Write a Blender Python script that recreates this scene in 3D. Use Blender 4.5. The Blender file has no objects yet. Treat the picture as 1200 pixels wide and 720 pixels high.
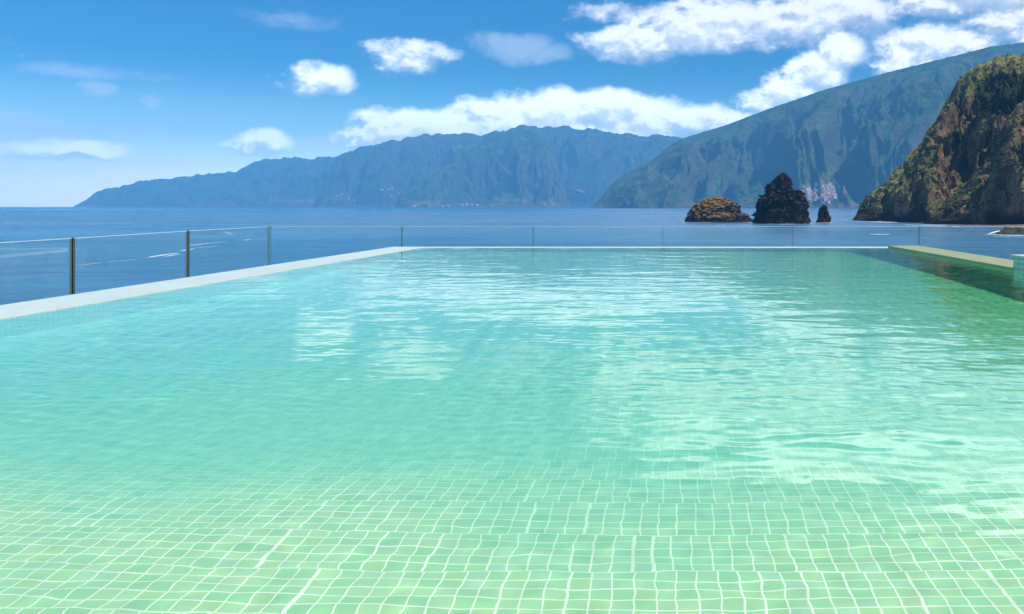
import bpy, math, random
import numpy as np
from mathutils import Vector

sc = bpy.context.scene
COL = sc.collection
R = math.radians

# ---------------------------------------------------------------- camera, sky, sun, exposure
F, PX0, PY0 = 1050.0, 780.0, 242.0      # focal length and principal point on the 1200 x 720 photograph
H = 0.65                                # eye above the pool water (z = 0)
SEA = -10.0                             # sea level
cam = bpy.data.objects.new('camera', bpy.data.cameras.new('camera'))
COL.objects.link(cam)
sc.camera = cam
cam.location = (0, 0, H)
cam.rotation_euler = (R(90), 0, 0)
cam.data.sensor_width = 36
cam.data.lens = F / 1200 * 36
cam.data.shift_x = (600 - PX0) / 1200
cam.data.shift_y = (PY0 - 360) / 1200
cam.data.clip_start = 0.05
cam.data.clip_end = 100000

SUN_AZ, SUN_EL = 110.0, 60.0             # azimuth clockwise from the view axis
sv = Vector((math.sin(R(SUN_AZ)) * math.cos(R(SUN_EL)), math.cos(R(SUN_AZ)) * math.cos(R(SUN_EL)), math.sin(R(SUN_EL))))
sl = bpy.data.lights.new('sun', 'SUN')
sl.energy = 4.2
sl.angle = R(0.5)
sl.color = (1.0, 0.95, 0.87)
sl.cycles.is_caustics_light = True
so = bpy.data.objects.new('sun', sl)
COL.objects.link(so)
so.rotation_euler = sv.to_track_quat('Z', 'Y').to_euler()
so.location = (20, 5, 60)

vs = sc.view_settings
vs.view_transform = 'Standard'
vs.look = 'None'
vs.gamma = 1
vs.exposure = 0.5
vs.use_curve_mapping = False
sc.cycles.max_bounces = 10
sc.cycles.transparent_max_bounces = 24
sc.cycles.volume_bounces = 1
sc.cycles.blur_glossy = 0.3
sc.cycles.sample_clamp_indirect = 8


class NT:
    """small helper to wire shader nodes"""
    def __init__(self, tree):
        self.t = tree

    def n(self, typ, ins=None, **props):
        nd = self.t.nodes.new(typ)
        for k, v in props.items():
            setattr(nd, k, v)
        for k, v in (ins or {}).items():
            self.put(nd, k, v)
        return nd

    def put(self, nd, k, v):
        s = nd.inputs[k]
        if isinstance(v, bpy.types.NodeSocket):
            self.t.links.new(v, s)
        elif isinstance(v, bpy.types.Node):
            self.t.links.new(v.outputs[0], s)
        else:
            if isinstance(v, tuple) and len(v) == 3 and s.type == 'RGBA':
                v = (*v, 1)
            s.default_value = v

    def m(self, op, a, b=0.0, c=0.0, clamp=False):
        nd = self.n('ShaderNodeMath', {0: a, 1: b, 2: c}, operation=op)
        nd.use_clamp = clamp
        return nd.outputs[0]

    def v(self, op, a, b=(0, 0, 0), c=(0, 0, 0)):
        nd = self.n('ShaderNodeVectorMath', {0: a, 1: b}, operation=op)
        if op == 'MULTIPLY_ADD':
            self.put(nd, 2, c)
        return nd.outputs['Value' if op in ('LENGTH', 'DOT_PRODUCT') else 'Vector']

    def scale(self, a, k):
        nd = self.n('ShaderNodeVectorMath', {0: a}, operation='SCALE')
        self.put(nd, 'Scale', k)
        return nd.outputs[0]

    def mix(self, f, a, b, blend='MIX'):
        nd = self.n('ShaderNodeMix', data_type='RGBA', blend_type=blend)
        self.put(nd, 0, f)
        self.put(nd, 6, a)
        self.put(nd, 7, b)
        return nd.outputs[2]

    def ramp(self, f, a, b, smooth=True, lo=0.0, hi=1.0):
        nd = self.n('ShaderNodeMapRange', {0: f, 1: a, 2: b, 3: lo, 4: hi})
        nd.interpolation_type = 'SMOOTHSTEP' if smooth else 'LINEAR'
        return nd.outputs[0]

    def noise(self, vec, scale, detail=4, rough=0.5, dist=0.0, dim='3D'):
        nd = self.n('ShaderNodeTexNoise', {'Scale': scale, 'Detail': detail, 'Roughness': rough, 'Distortion': dist}, noise_dimensions=dim)
        self.put(nd, 'Vector', vec)
        return nd

    def link(self, a, b):
        self.t.links.new(a, b)


def photo_dir(px, py):
    """direction of a photo point as (azimuth, elevation) in units of 1/F rad"""
    x, y, z = (px - PX0) / F, 1.0, -(py - PY0) / F
    return math.atan2(x, y) * F, math.atan2(z, math.hypot(x, y)) * F


# the clouds: centre, half sizes in the sky, weight
CLOUDS = [
    # px, py, rx, ry, weight
    (370, 92, 40, 18, .9), (352, 82, 22, 11, .7), (390, 96, 26, 13, .7),
    (470, 70, 42, 19, .8), (502, 62, 38, 12, .55), (448, 63, 28, 12, .55),
    (305, 168, 34, 15, 1.0), (316, 160, 18, 11, .9),
    (424, 160, 34, 18, 1.0), (465, 150, 56, 25, 1.2), (530, 150, 66, 25, 1.2), (590, 140, 66, 30, 1.3), (650, 132, 66, 30, 1.3),
    (705, 130, 66, 30, 1.3), (760, 137, 60, 28, 1.2), (812, 141, 56, 24, 1.2), (858, 144, 48, 18, 1.0), (700, 155, 130, 22, 1.2),
    
    (735, 50, 56, 24, .85), (790, 38, 80, 32, 1.0), (860, 24, 100, 38, 1.15), (940, 18, 90, 36, 1.1), (715, 15, 50, 12, .5), (1000, 12, 50, 24, .7),
    (984, 56, 30, 26, 1.1), (958, 82, 38, 30, 1.1), (928, 106, 40, 22, 1.0), (892, 118, 36, 17, .8),
    (1050, 70, 32, 32, 1.0), (1088, 52, 46, 28, 1.0), (1130, 50, 46, 22, .8), (1180, 26, 50, 28, 1.1), (1110, 70, 70, 16, .8),
    (1075, -3, 32, 11, 1.0), (1260, 20, 80, 40, 1.2),
    (112, 175, 34, 10, .62), (30, 177, 90, 10, .55),
    # overhead, seen only in the pool
    (930, -38, 120, 30, 1.2), (1060, -44, 130, 34, 1.3), (1190, -30, 130, 46, 1.3), (800, -30, 80, 20, 1.0), (1330, -50, 160, 60, 1.3),
    (1100, 6, 60, 16, .9), (1230, -95, 150, 26, 1.0), (720, -14, 50, 10, .8),
    (-300, 40, 160, 50, 1.1), (-500, -60, 200, 60, 1.1), (1600, 0, 200, 80, 1.2),
]
STRATUS = [(-20, 228, 330, 16, 1.3), (70, 177, 75, 9, 1.5), (20, 150, 70, 14, .9), (120, 192, 80, 5, .9), (30, 178, 120, 12, 1.6), (40, 196, 150, 8, .9), (60, 213, 190, 9, 1.0), (-80, 200, 150, 30, 1.2), (605, 55, 50, 20, .9), (640, 64, 34, 12, .7), (590, 48, 30, 10, .5), (120, 106, 17, 9, .9), (178, 120, 10, 7, .7), (335, 22, 50, 9, .3), (1020, 45, 40, 40, .5), (380, 168, 30, 10, .6), (40, 160, 110, 12, .55), (90, 150, 70, 8, .4), (130, 150, 50, 5, .4), (150, 191, 90, 6, .6), (90, 84, 90, 7, .35), (-60, 165, 110, 34, .7)]


def blob_group(name, blobs, warp, sharp):
    g = bpy.data.node_groups.new(name, 'ShaderNodeTree')
    g.interface.new_socket('Vector', in_out='INPUT', socket_type='NodeSocketVector')
    g.interface.new_socket('Density', in_out='OUTPUT', socket_type='NodeSocketFloat')
    k = NT(g)
    i, o = k.n('NodeGroupInput'), k.n('NodeGroupOutput')
    p = i.outputs[0]
    # fluffy outline: billows at several sizes
    pn = k.v('MULTIPLY', p, (1, 1.55, 1))
    n1 = k.noise(k.scale(pn, 1 / 55), 1.0, 6, .6, dim='2D')
    vo = k.n('ShaderNodeTexVoronoi', {'Vector': k.v('ADD', k.scale(pn, 1 / 24), k.scale(n1.outputs['Color'], .8)), 'Scale': 1.0, 'Detail': 2.0, 'Roughness': .6, 'Lacunarity': 2.2}, feature='F1', normalize=True, voronoi_dimensions='2D')
    bil = k.m('SUBTRACT', 1.0, k.m('MULTIPLY', vo.outputs['Distance'], vo.outputs['Distance']))
    wv = k.v('SUBTRACT', n1.outputs['Color'], (.5, .5, .5))
    pw = k.v('MULTIPLY_ADD', wv, (warp, warp * .55, 0), p)
    d = None
    for px, py, rx, ry, w in blobs:
        az, el = photo_dir(px, py)
        q = k.v('MULTIPLY_ADD', pw, (1 / rx, 1 / ry, 0), (-az / rx, -el / ry, 0))
        e = k.m('MULTIPLY', k.m('SUBTRACT', 1.0, k.v('DOT_PRODUCT', q, q)), w)
        e = k.m('MAXIMUM', e, -1.0)
        d = e if d is None else k.m('SMOOTH_MAX', d, e, .25)
    nn = k.m('ADD', k.m('MULTIPLY', k.m('SUBTRACT', n1.outputs[0], .5), 3.0 * sharp), k.m('MULTIPLY', k.m('SUBTRACT', bil, .78), 1.5 * sharp))
    k.link(k.m('ADD', d, nn), o.inputs[0])
    return g


def build_world():
    w = bpy.data.worlds.new('World')
    sc.world = w
    w.use_nodes = True
    w.node_tree.nodes.clear()
    k = NT(w.node_tree)
    out = k.n('ShaderNodeOutputWorld')
    sky = k.n('ShaderNodeTexSky', sky_type='NISHITA', sun_disc=False, sun_elevation=R(SUN_EL), sun_rotation=R(SUN_AZ),
              altitude=20, air_density=1.0, dust_density=.35, ozone_density=2.5)
    tc = k.n('ShaderNodeTexCoord')
    sp = k.n('ShaderNodeSeparateXYZ', {0: tc.outputs['Generated']})
    x, y, z = sp.outputs
    az = k.m('MULTIPLY', k.m('ARCTAN2', x, y), F)
    hz = k.m('SQRT', k.m('ADD', k.m('MULTIPLY', x, x), k.m('MULTIPLY', y, y)))
    el = k.m('MULTIPLY', k.m('ARCTAN2', z, hz), F)
    p = k.n('ShaderNodeCombineXYZ', {0: az, 1: el}).outputs[0]
    g = blob_group('cumulus', CLOUDS, 30.0, .66)
    d0 = k.n('ShaderNodeGroup', {}, node_tree=g)
    k.put(d0, 0, p)
    d1 = k.n('ShaderNodeGroup', {}, node_tree=g)
    k.put(d1, 0, k.v('ADD', p, (5, 9, 0)))
    dens = d0.outputs[0]
    mask = k.ramp(dens, -.16, .95)
    # light from above and right: thick cloud on the sun side leaves this spot in shade
    slope = k.m('SUBTRACT', dens, d1.outputs[0])
    lit = k.ramp(slope, -.36, .30)
    core = k.ramp(dens, .35, 1.5)
    colr = k.mix(lit, (.40, .48, .58), (1.0, 1.0, 1.0))
    colr = k.mix(k.m('MULTIPLY', core, .35), colr, (.95, .97, 1.0))
    gs = blob_group('stratus', STRATUS, 30.0, .45)
    ds = k.n('ShaderNodeGroup', {}, node_tree=gs)
    k.put(ds, 0, k.v('MULTIPLY', p, (1, 1, 1)))
    smask = k.m('MULTIPLY', k.ramp(ds.outputs[0], -.1, .9), .65)
    # the clear sky
    base = k.n('ShaderNodeHueSaturation', {'Saturation': 1.45, 'Value': 1.0, 'Color': sky.outputs[0]}).outputs[0]
    SKY = .10
    tint = k.mix(k.ramp(el, -10, 165), (3.0, 2.7, 2.2), (.22, .62, .74))
    clear = k.scale(k.v('MULTIPLY', base, tint), SKY)
    c = k.mix(smask, clear, k.scale(k.mix(k.ramp(el, 0, 150), (1.0, 1.0, 1.0), (.52, .62, .76)), k.ramp(el, 0, 110, lo=1.7, hi=1.0)))
    c = k.mix(mask, c, k.scale(colr, k.m('ADD', k.ramp(el, 60, 240, lo=1.9, hi=1.0), k.ramp(el, 245, 310, lo=0, hi=1.2))))
    up = k.m('GREATER_THAN', z, -.02)
    c = k.mix(up, clear, c)
    bg = k.n('ShaderNodeBackground', {'Color': c, 'Strength': 1.0})
    k.link(bg.outputs[0], out.inputs[0])
    w.cycles.sampling_method = 'MANUAL'
    w.cycles.sample_map_resolution = 1024


build_world()

# ---------------------------------------------------------------- numpy noise
_rng = np.random.default_rng(11)
_perm = np.concatenate([_rng.permutation(256)] * 3).astype(np.int64)
_grad = _rng.normal(size=(256, 3))
_grad /= np.linalg.norm(_grad, axis=1, keepdims=True)


def perlin(x, y, z=0.0):
    x, y, z = np.broadcast_arrays(np.asarray(x, float), np.asarray(y, float), np.asarray(z, float))
    xi, yi, zi = np.floor(x).astype(np.int64), np.floor(y).astype(np.int64), np.floor(z).astype(np.int64)
    xf, yf, zf = x - xi, y - yi, z - zi
    u, v, w = (t * t * t * (t * (t * 6 - 15) + 10) for t in (xf, yf, zf))
    r = 0
    for dx in (0, 1):
        for dy in (0, 1):
            for dz in (0, 1):
                h = _perm[_perm[_perm[(xi + dx) & 255] + ((yi + dy) & 255)] + ((zi + dz) & 255)]
                g = _grad[h]
                d = g[..., 0] * (xf - dx) + g[..., 1] * (yf - dy) + g[..., 2] * (zf - dz)
                r = r + d * (u if dx else 1 - u) * (v if dy else 1 - v) * (w if dz else 1 - w)
    return r * 1.5


def fbm(x, y, z=0.0, o=5, gain=.5):
    a, r, f = 1.0, 0, 1.0
    for i in range(o):
        r = r + a * perlin(x * f + 17.3 * i, y * f - 9.1 * i, np.asarray(z) * f + 5.7 * i)
        a *= gain
        f *= 2.03
    return r


def ridged(x, y, z=0.0, o=5, gain=.5):
    a, r, f, s = 1.0, 0, 1.0, 0
    for i in range(o):
        n = 1 - np.abs(perlin(x * f + 31.7 * i, y * f + 3.3 * i, np.asarray(z) * f - 11.9 * i)) * 1.6
        r = r + a * np.clip(n, -.4, 1) ** 2
        s += a
        a *= gain
        f *= 2.05
    return r / s


def sstep(a, b, x):
    t = np.clip((x - a) / (b - a), 0, 1)
    return t * t * (3 - 2 * t)


# ---------------------------------------------------------------- object helpers
def link(name, me, mats=(), parent=None):
    o = bpy.data.objects.new(name, me)
    for m in (mats if isinstance(mats, (list, tuple)) else [mats]):
        me.materials.append(m)
    COL.objects.link(o)
    if parent:
        o.parent = parent
    return o


def tag(o, label=None, cat=None, group=None, kind=None):
    for key, val in (('label', label), ('category', cat), ('group', group), ('kind', kind)):
        if val:
            o[key] = val
    return o


def empty(name, loc=(0, 0, 0)):
    o = bpy.data.objects.new(name, None)
    o.location = loc
    o.empty_display_size = .2
    COL.objects.link(o)
    return o


def grid_mesh(name, P, smooth=True):
    ny, nx = P.shape[:2]
    i = np.arange(nx * ny).reshape(ny, nx)
    q = np.stack([i[:-1, :-1], i[:-1, 1:], i[1:, 1:], i[1:, :-1]], -1).reshape(-1, 4)
    return raw_mesh(name, P.reshape(-1, 3), q, smooth)


def raw_mesh(name, v, q, smooth=True):
    me = bpy.data.meshes.new(name)
    v = np.ascontiguousarray(v, np.float32)
    q = np.ascontiguousarray(q, np.int32)
    me.vertices.add(len(v))
    me.vertices.foreach_set('co', v.ravel())
    me.loops.add(q.size)
    me.loops.foreach_set('vertex_index', q.ravel())
    me.polygons.add(len(q))
    me.polygons.foreach_set('loop_start', np.arange(len(q), dtype=np.int32) * q.shape[1])
    me.polygons.foreach_set('use_smooth', np.full(len(q), smooth))
    me.update(calc_edges=True)
    me.validate()
    return me


class MB:
    """collects boxes and prisms for one mesh"""
    def __init__(self):
        self.v, self.f, self.mi = [], [], []

    def hexa(self, b, t, mi=0):
        n = len(self.v)
        self.v += [tuple(p) for p in b] + [tuple(p) for p in t]
        for f in ((3, 2, 1, 0), (4, 5, 6, 7), (0, 1, 5, 4), (1, 2, 6, 5), (2, 3, 7, 6), (3, 0, 4, 7)):
            self.f.append(tuple(n + i for i in f))
            self.mi.append(mi)

    def box(self, x0, x1, y0, y1, z0, z1, mi=0):
        self.hexa([(x0, y0, z0), (x1, y0, z0), (x1, y1, z0), (x0, y1, z0)], [(x0, y0, z1), (x1, y0, z1), (x1, y1, z1), (x0, y1, z1)], mi)

    def bar(self, a, b, th, z0, z1, mi=0):
        """upright slab from a to b (plan), thickness th"""
        d = Vector((b[0] - a[0], b[1] - a[1])).normalized()
        n = Vector((-d.y, d.x)) * th / 2
        pl = [(a[0] - n.x, a[1] - n.y), (b[0] - n.x, b[1] - n.y), (b[0] + n.x, b[1] + n.y), (a[0] + n.x, a[1] + n.y)]
        self.hexa([(*p, z0) for p in pl], [(*p, z1) for p in pl], mi)

    def build(self, name, mats, parent=None, bevel=0):
        me = bpy.data.meshes.new(name)
        me.from_pydata(self.v, [], self.f)
        me.polygons.foreach_set('material_index', self.mi)
        me.update()
        o = link(name, me, mats, parent)
        if bevel:
            b = o.modifiers.new('bevel', 'BEVEL')
            b.width = bevel
            b.segments = 2
        return o


def material(name):
    m = bpy.data.materials.new(name)
    m.use_nodes = True
    m.node_tree.nodes.clear()
    k = NT(m.node_tree)
    return m, k, k.n('ShaderNodeOutputMaterial')


# ---------------------------------------------------------------- materials
def mat_tile(name, c1, c2, grout, size=.05, gw=.10, jitter=True, rough=.25, axis='xy', spread=1.0, deep=None, flat=1.0):
    """glazed mosaic laid in sheets of six by six, each row of sheets a little out of line"""
    m, k, out = material(name)
    tc = k.n('ShaderNodeTexCoord')
    s = k.n('ShaderNodeSeparateXYZ', {0: tc.outputs['Object']})
    u, v = s.outputs['XYZ'.index(axis[0].upper())], s.outputs['XYZ'.index(axis[1].upper())]
    row = k.m('FLOOR', k.m('DIVIDE', v, size * flat * 5))
    if jitter:
        wn = k.n('ShaderNodeTexWhiteNoise', {'W': row}, noise_dimensions='1D')
        u = k.m('ADD', u, k.m('MULTIPLY', wn.outputs[0], size))
        # uneven sheets, plus the ripples' bending of the joint lines drawn in
        uw = k.noise(k.v('MULTIPLY', tc.outputs['Object'], (5, 13, 1)), 1.0, 2, .6)
        u = k.m('ADD', u, k.m('MULTIPLY', k.m('SUBTRACT', uw.outputs[0], .5), .016))
        vw = k.noise(k.v('MULTIPLY', tc.outputs['Object'], (9, 4, 1)), 1.0, 2, .6)
        v = k.m('ADD', v, k.m('MULTIPLY', k.m('SUBTRACT', vw.outputs[0], .5), .010))
    us, vs_ = k.m('DIVIDE', u, size), k.m('DIVIDE', v, size * flat)
    ui, vi = k.m('FLOOR', us), k.m('FLOOR', vs_)
    fu, fv = k.m('SUBTRACT', us, ui), k.m('SUBTRACT', vs_, vi)
    eu = k.m('MINIMUM', fu, k.m('SUBTRACT', 1.0, fu))
    ev = k.m('MINIMUM', fv, k.m('SUBTRACT', 1.0, fv))
    # joint width differs from joint to joint
    ju = k.n('ShaderNodeTexWhiteNoise', {'Vector': k.n('ShaderNodeCombineXYZ', {0: k.m('ROUND', us), 1: row}).outputs[0]}, noise_dimensions='2D')
    wid = k.m('MULTIPLY', k.m('ADD', .6, k.m('MULTIPLY', k.m('POWER', ju.outputs[0], 9.0), .9)), gw)
    gu = k.m('LESS_THAN', eu, wid)
    gv = k.m('LESS_THAN', ev, gw * .72)
    g = k.m('MAXIMUM', gu, gv)
    wt = k.n('ShaderNodeTexWhiteNoise', {'Vector': k.n('ShaderNodeCombineXYZ', {0: ui, 1: vi}).outputs[0]}, noise_dimensions='2D')
    big = k.noise(tc.outputs['Object'], .8, 3)
    tcol = k.mix(wt.outputs[0], c1, c2)
    tcol = k.mix(k.m('MULTIPLY', k.ramp(big.outputs[0], .35, .7), .35 * spread), tcol, tuple(a * .8 for a in c1))
    if deep:        # blue and yellow caustic glints painted onto single tiles
        tcol = k.mix(k.m('MULTIPLY', k.m('GREATER_THAN', wt.outputs[0], .93), .22), tcol, (.27, .60, .56))
        tcol = k.mix(k.m('MULTIPLY', k.m('LESS_THAN', wt.outputs[0], .09), .35), tcol, (.68, .74, .36))
    gcol = k.mix(k.ramp(k.noise(tc.outputs['Object'], 5.0, 3).outputs[0], .4, .75), grout, tuple(a * .86 for a in grout))
    if deep:        # the basin beyond the shallow end: turquoise tile, joints faded to paint in the murk of the water
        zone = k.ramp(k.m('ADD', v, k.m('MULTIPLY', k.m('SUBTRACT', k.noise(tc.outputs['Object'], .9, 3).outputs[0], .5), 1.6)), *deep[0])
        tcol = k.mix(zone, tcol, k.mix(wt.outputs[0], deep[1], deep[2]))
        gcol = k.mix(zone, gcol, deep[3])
        side = k.ramp(k.m('ADD', s.outputs[0], k.m('MULTIPLY', k.m('SUBTRACT', big.outputs[0], .5), 1.2)), 1.3, 3.1)     # cliff reflection painted in as greener mosaic along the right wall
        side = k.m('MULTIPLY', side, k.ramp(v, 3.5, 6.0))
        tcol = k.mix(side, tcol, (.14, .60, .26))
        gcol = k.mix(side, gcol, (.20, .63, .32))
    col = k.mix(g, tcol, gcol)
    bs = k.n('ShaderNodeBsdfPrincipled', {'Base Color': col, 'Roughness': k.m('ADD', rough, k.m('MULTIPLY', g, .4))})
    k.link(bs.outputs[0], out.inputs[0])
    return m


M = {}
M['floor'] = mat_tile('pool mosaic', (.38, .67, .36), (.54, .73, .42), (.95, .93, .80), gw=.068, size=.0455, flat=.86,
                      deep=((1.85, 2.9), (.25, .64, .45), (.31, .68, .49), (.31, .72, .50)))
M['raised'] = mat_tile('raised wall mosaic', (.10, .40, .28), (.15, .46, .33), (.80, .84, .76), axis='yz', jitter=False)
M['wall_tile'] = mat_tile('pool wall mosaic', (.30, .74, .26), (.36, .78, .32), (.56, .80, .46), axis='yz', jitter=False)
M['wall_left'] = mat_tile('pool left wall mosaic', (.38, .72, .56), (.44, .76, .60), (.56, .82, .70), axis='yz', jitter=False)
M['wall_far'] = mat_tile('pool far wall mosaic', (.16, .48, .36), (.22, .54, .42), (.8, .84, .76), axis='xz', jitter=False)
M['coping'] = mat_tile('pale coping mosaic', (.46, .56, .49), (.53, .62, .54), (.74, .78, .72), gw=.08, jitter=False, rough=.4)
M['coping_green'] = mat_tile('yellow green coping mosaic', (.25, .30, .11), (.30, .34, .14), (.40, .42, .2), gw=.08, jitter=False, rough=.4)


def mat_plain(name, col, rough=.5, metal=0.0, nscale=8.0, var=.25, bump=0.0):
    m, k, out = material(name)
    tc = k.n('ShaderNodeTexCoord')
    n = k.noise(tc.outputs['Object'], nscale, 5, .6)
    c = k.mix(k.ramp(n.outputs[0], .3, .7), tuple(a * (1 - var) for a in col), col)
    bs = k.n('ShaderNodeBsdfPrincipled', {'Base Color': c, 'Roughness': rough, 'Metallic': metal})
    if bump:
        k.put(bs, 'Normal', k.n('ShaderNodeBump', {'Height': n.outputs[0], 'Strength': bump, 'Distance': .02}).outputs[0])
    k.link(bs.outputs[0], out.inputs[0])
    return m


M['stone'] = mat_plain('terrace stone', (.38, .36, .33), .8, 0, 2.0, .2, .2)
M['post'] = mat_plain('dark bronze metal', (.010, .015, .013), .6, 0, 20, .2)
M['post_pale'] = mat_plain('brushed steel', (.24, .23, .19), .5, .3, 20, .2)
M['rail'] = mat_plain('grey base rail', (.35, .36, .36), .4, .8, 12, .2)


def mat_glass():
    m, k, out = material('clear safety glass')
    tc = k.n('ShaderNodeTexCoord')
    tr = k.n('ShaderNodeBsdfTransparent', {'Color': (.972, .992, .992)})
    gl = k.n('ShaderNodeBsdfGlossy', {'Color': (.95, .98, 1), 'Roughness': .02})
    dust = k.n('ShaderNodeBsdfDiffuse', {'Color': (.75, .8, .8)})
    fr = k.n('ShaderNodeFresnel', {'IOR': 1.5})
    mx = k.n('ShaderNodeMixShader', {0: k.m('MULTIPLY', fr, .22)})
    k.link(tr.outputs[0], mx.inputs[1])
    k.link(gl.outputs[0], mx.inputs[2])
    n = k.noise(k.v('MULTIPLY', tc.outputs['Object'], (3, 3, .6)), 2.0, 5, .65)
    mx2 = k.n('ShaderNodeMixShader', {0: k.ramp(n.outputs[0], .3, .8, lo=.014, hi=.045)})   # salt film
    k.link(mx.outputs[0], mx2.inputs[1])
    k.link(dust.outputs[0], mx2.inputs[2])
    k.link(mx2.outputs[0], out.inputs[0])
    return m


M['glass'] = mat_glass()
M['glass_side'] = mat_plain('green glass edge', (.10, .19, .17), .2, 0, 30, .15)
M['glass_edge'] = mat_plain('polished glass edge', (.80, .86, .84), .2, 0, 30, .15)


def mat_pool_water():
    m, k, out = material('pool water')
    b = k.n('ShaderNodeBsdfGlass', {'IOR': 1.333, 'Roughness': 0.0, 'Color': (.96, 1.0, .985)})
    k.link(b.outputs[0], out.inputs[0])
    return m


M['pool_water'] = mat_pool_water()


def mat_sea():
    m, k, out = material('sea water')
    tc = k.n('ShaderNodeTexCoord')
    o = tc.outputs['Object']
    w1 = k.noise(k.v('MULTIPLY', o, (.10, .22, 1)), 1.0, 6, .62, .4)
    w2 = k.noise(k.v('MULTIPLY', o, (.012, .03, 1)), 1.0, 4, .55, .6)
    st = k.noise(k.v('MULTIPLY', o, (.0011, .0042, 1)), 1.0, 4, .55, .8)
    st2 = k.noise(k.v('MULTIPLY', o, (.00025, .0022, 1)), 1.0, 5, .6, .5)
    h = k.m('ADD', k.m('MULTIPLY', w1.outputs[0], 1.6), k.m('MULTIPLY', w2.outputs[0], 5.0))
    bump = k.n('ShaderNodeBump', {'Height': h, 'Strength': .55, 'Distance': 1.0})
    c = k.mix(k.ramp(st.outputs[0], .35, .68), (.001, .150, .285), (.003, .195, .360))
    c = k.mix(k.m('MULTIPLY', k.ramp(st2.outputs[0], .45, .72), .6), c, (.13, .24, .42))  # pale streaks: reflected sky brightness painted into the sea colour
    sx = k.n('ShaderNodeSeparateXYZ', {0: o})
    glare_mask = k.m('MULTIPLY', k.ramp(k.m('ADD', sx.outputs[0], k.m('MULTIPLY', k.m('SUBTRACT', st2.outputs[0], .5), 1800.0)), -1500, 150), k.ramp(sx.outputs[1], 200, 650))
    c = k.mix(k.m('MULTIPLY', glare_mask, .55), c, (.20, .31, .46))       # sky glare on the right-hand water, painted into its base colour
    w3 = k.noise(k.v('MULTIPLY', o, (.045, .16, 1)), 1.0, 5, .65, .5)
    c = k.mix(k.ramp(w3.outputs[0], .42, .62, lo=.38, hi=0), c, (.001, .06, .14))
    c = k.mix(k.ramp(w2.outputs[0], .42, .62, lo=.25, hi=0), c, (.002, .07, .15))
    ro = k.m('ADD', .16, k.m('MULTIPLY', k.ramp(st2.outputs[0], .35, .7), .16))
    bs = k.n('ShaderNodeBsdfPrincipled', {'Base Color': c, 'Roughness': ro, 'IOR': 1.333, 'Specular IOR Level': .22})
    k.put(bs, 'Normal', bump.outputs[0])
    k.link(bs.outputs[0], out.inputs[0])
    return m


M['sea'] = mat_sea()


def mat_foam():
    m, k, out = material('sea foam')
    tc = k.n('ShaderNodeTexCoord')
    n = k.noise(k.v('MULTIPLY', tc.outputs['Object'], (.5, 1.0, 1)), .5, 6, .7, .6)
    uv = k.n('ShaderNodeUVMap')
    s = k.n('ShaderNodeSeparateXYZ', {0: uv.outputs[0]})
    edge = k.m('MULTIPLY', k.m('MULTIPLY', s.outputs[1], k.m('SUBTRACT', 1.0, s.outputs[1])), 4.0)
    a = k.ramp(k.m('ADD', k.m('MULTIPLY', edge, .75), k.m('MULTIPLY', k.m('SUBTRACT', n.outputs[0], .5), 1.7)), .35, .62)
    tr = k.n('ShaderNodeBsdfTransparent')
    df = k.n('ShaderNodeBsdfDiffuse', {'Color': (.82, .85, .86)})
    mx = k.n('ShaderNodeMixShader', {0: a})
    k.link(tr.outputs[0], mx.inputs[1])
    k.link(df.outputs[0], mx.inputs[2])
    k.link(mx.outputs[0], out.inputs[0])
    return m


M['foam'] = mat_foam()


def mat_hill(name, unit, green=(.045, .105, .036), dry=(.10, .120, .060), rock=(.10, .095, .075), fields=None):
    m, k, out = material(name)
    tc = k.n('ShaderNodeTexCoord')
    o = k.scale(tc.outputs['Object'], 1 / unit)
    ge = k.n('ShaderNodeNewGeometry')
    nz = k.n('ShaderNodeSeparateXYZ', {0: ge.outputs['Normal']}).outputs[2]
    n1 = k.noise(o, 1.6, 7, .6)
    n2 = k.noise(o, 9.0, 6, .65)
    n3 = k.noise(o, 42.0, 4, .7)
    c = k.mix(k.ramp(n1.outputs[0], .38, .66), green, dry)
    c = k.mix(k.ramp(n2.outputs[0], .42, .7), c, tuple(a * .45 for a in green))
    steep = k.ramp(k.m('ADD', nz, k.m('MULTIPLY', k.m('SUBTRACT', n2.outputs[0], .5), .55)), .62, .38)
    c = k.mix(k.m('MULTIPLY', steep, .8), c, rock)
    c = k.mix(k.ramp(n3.outputs[0], .35, .75, lo=.0, hi=.5), c, tuple(a * .3 for a in green))
    pz = k.n('ShaderNodeSeparateXYZ', {0: tc.outputs['Object']}).outputs[2]
    low = k.ramp(k.m('ADD', pz, k.m('MULTIPLY', k.m('SUBTRACT', n2.outputs[0], .5), unit * .10)), SEA + unit * .045, SEA + unit * .01)
    c = k.mix(k.m('MULTIPLY', low, .8), c, tuple(a * 1.1 for a in rock))
    if fields:
        va = k.n('ShaderNodeAttribute', attribute_name='fields')
        cell = k.n('ShaderNodeTexVoronoi', {'Vector': o, 'Scale': 26.0})
        fc = k.mix(k.n('ShaderNodeSeparateXYZ', {0: cell.outputs['Color']}).outputs[0], (.06, .10, .025), (.20, .17, .08))
        c = k.mix(va.outputs['Fac'], c, fc)
    bs = k.n('ShaderNodeBsdfPrincipled', {'Base Color': c, 'Roughness': .95, 'Specular IOR Level': .1})
    hgt = k.m('ADD', n2.outputs[0], k.m('MULTIPLY', n3.outputs[0], .35))
    k.put(bs, 'Normal', k.n('ShaderNodeBump', {'Height': hgt, 'Strength': .9, 'Distance': unit * .05}).outputs[0])
    k.link(bs.outputs[0], out.inputs[0])
    return m


M['hill_c'] = mat_hill('hill right', 900, fields=True)
M['hill_b'] = mat_hill('hill middle', 1100, fields=True)
M['hill_a'] = mat_hill('hill far', 1200, fields=True)


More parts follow.
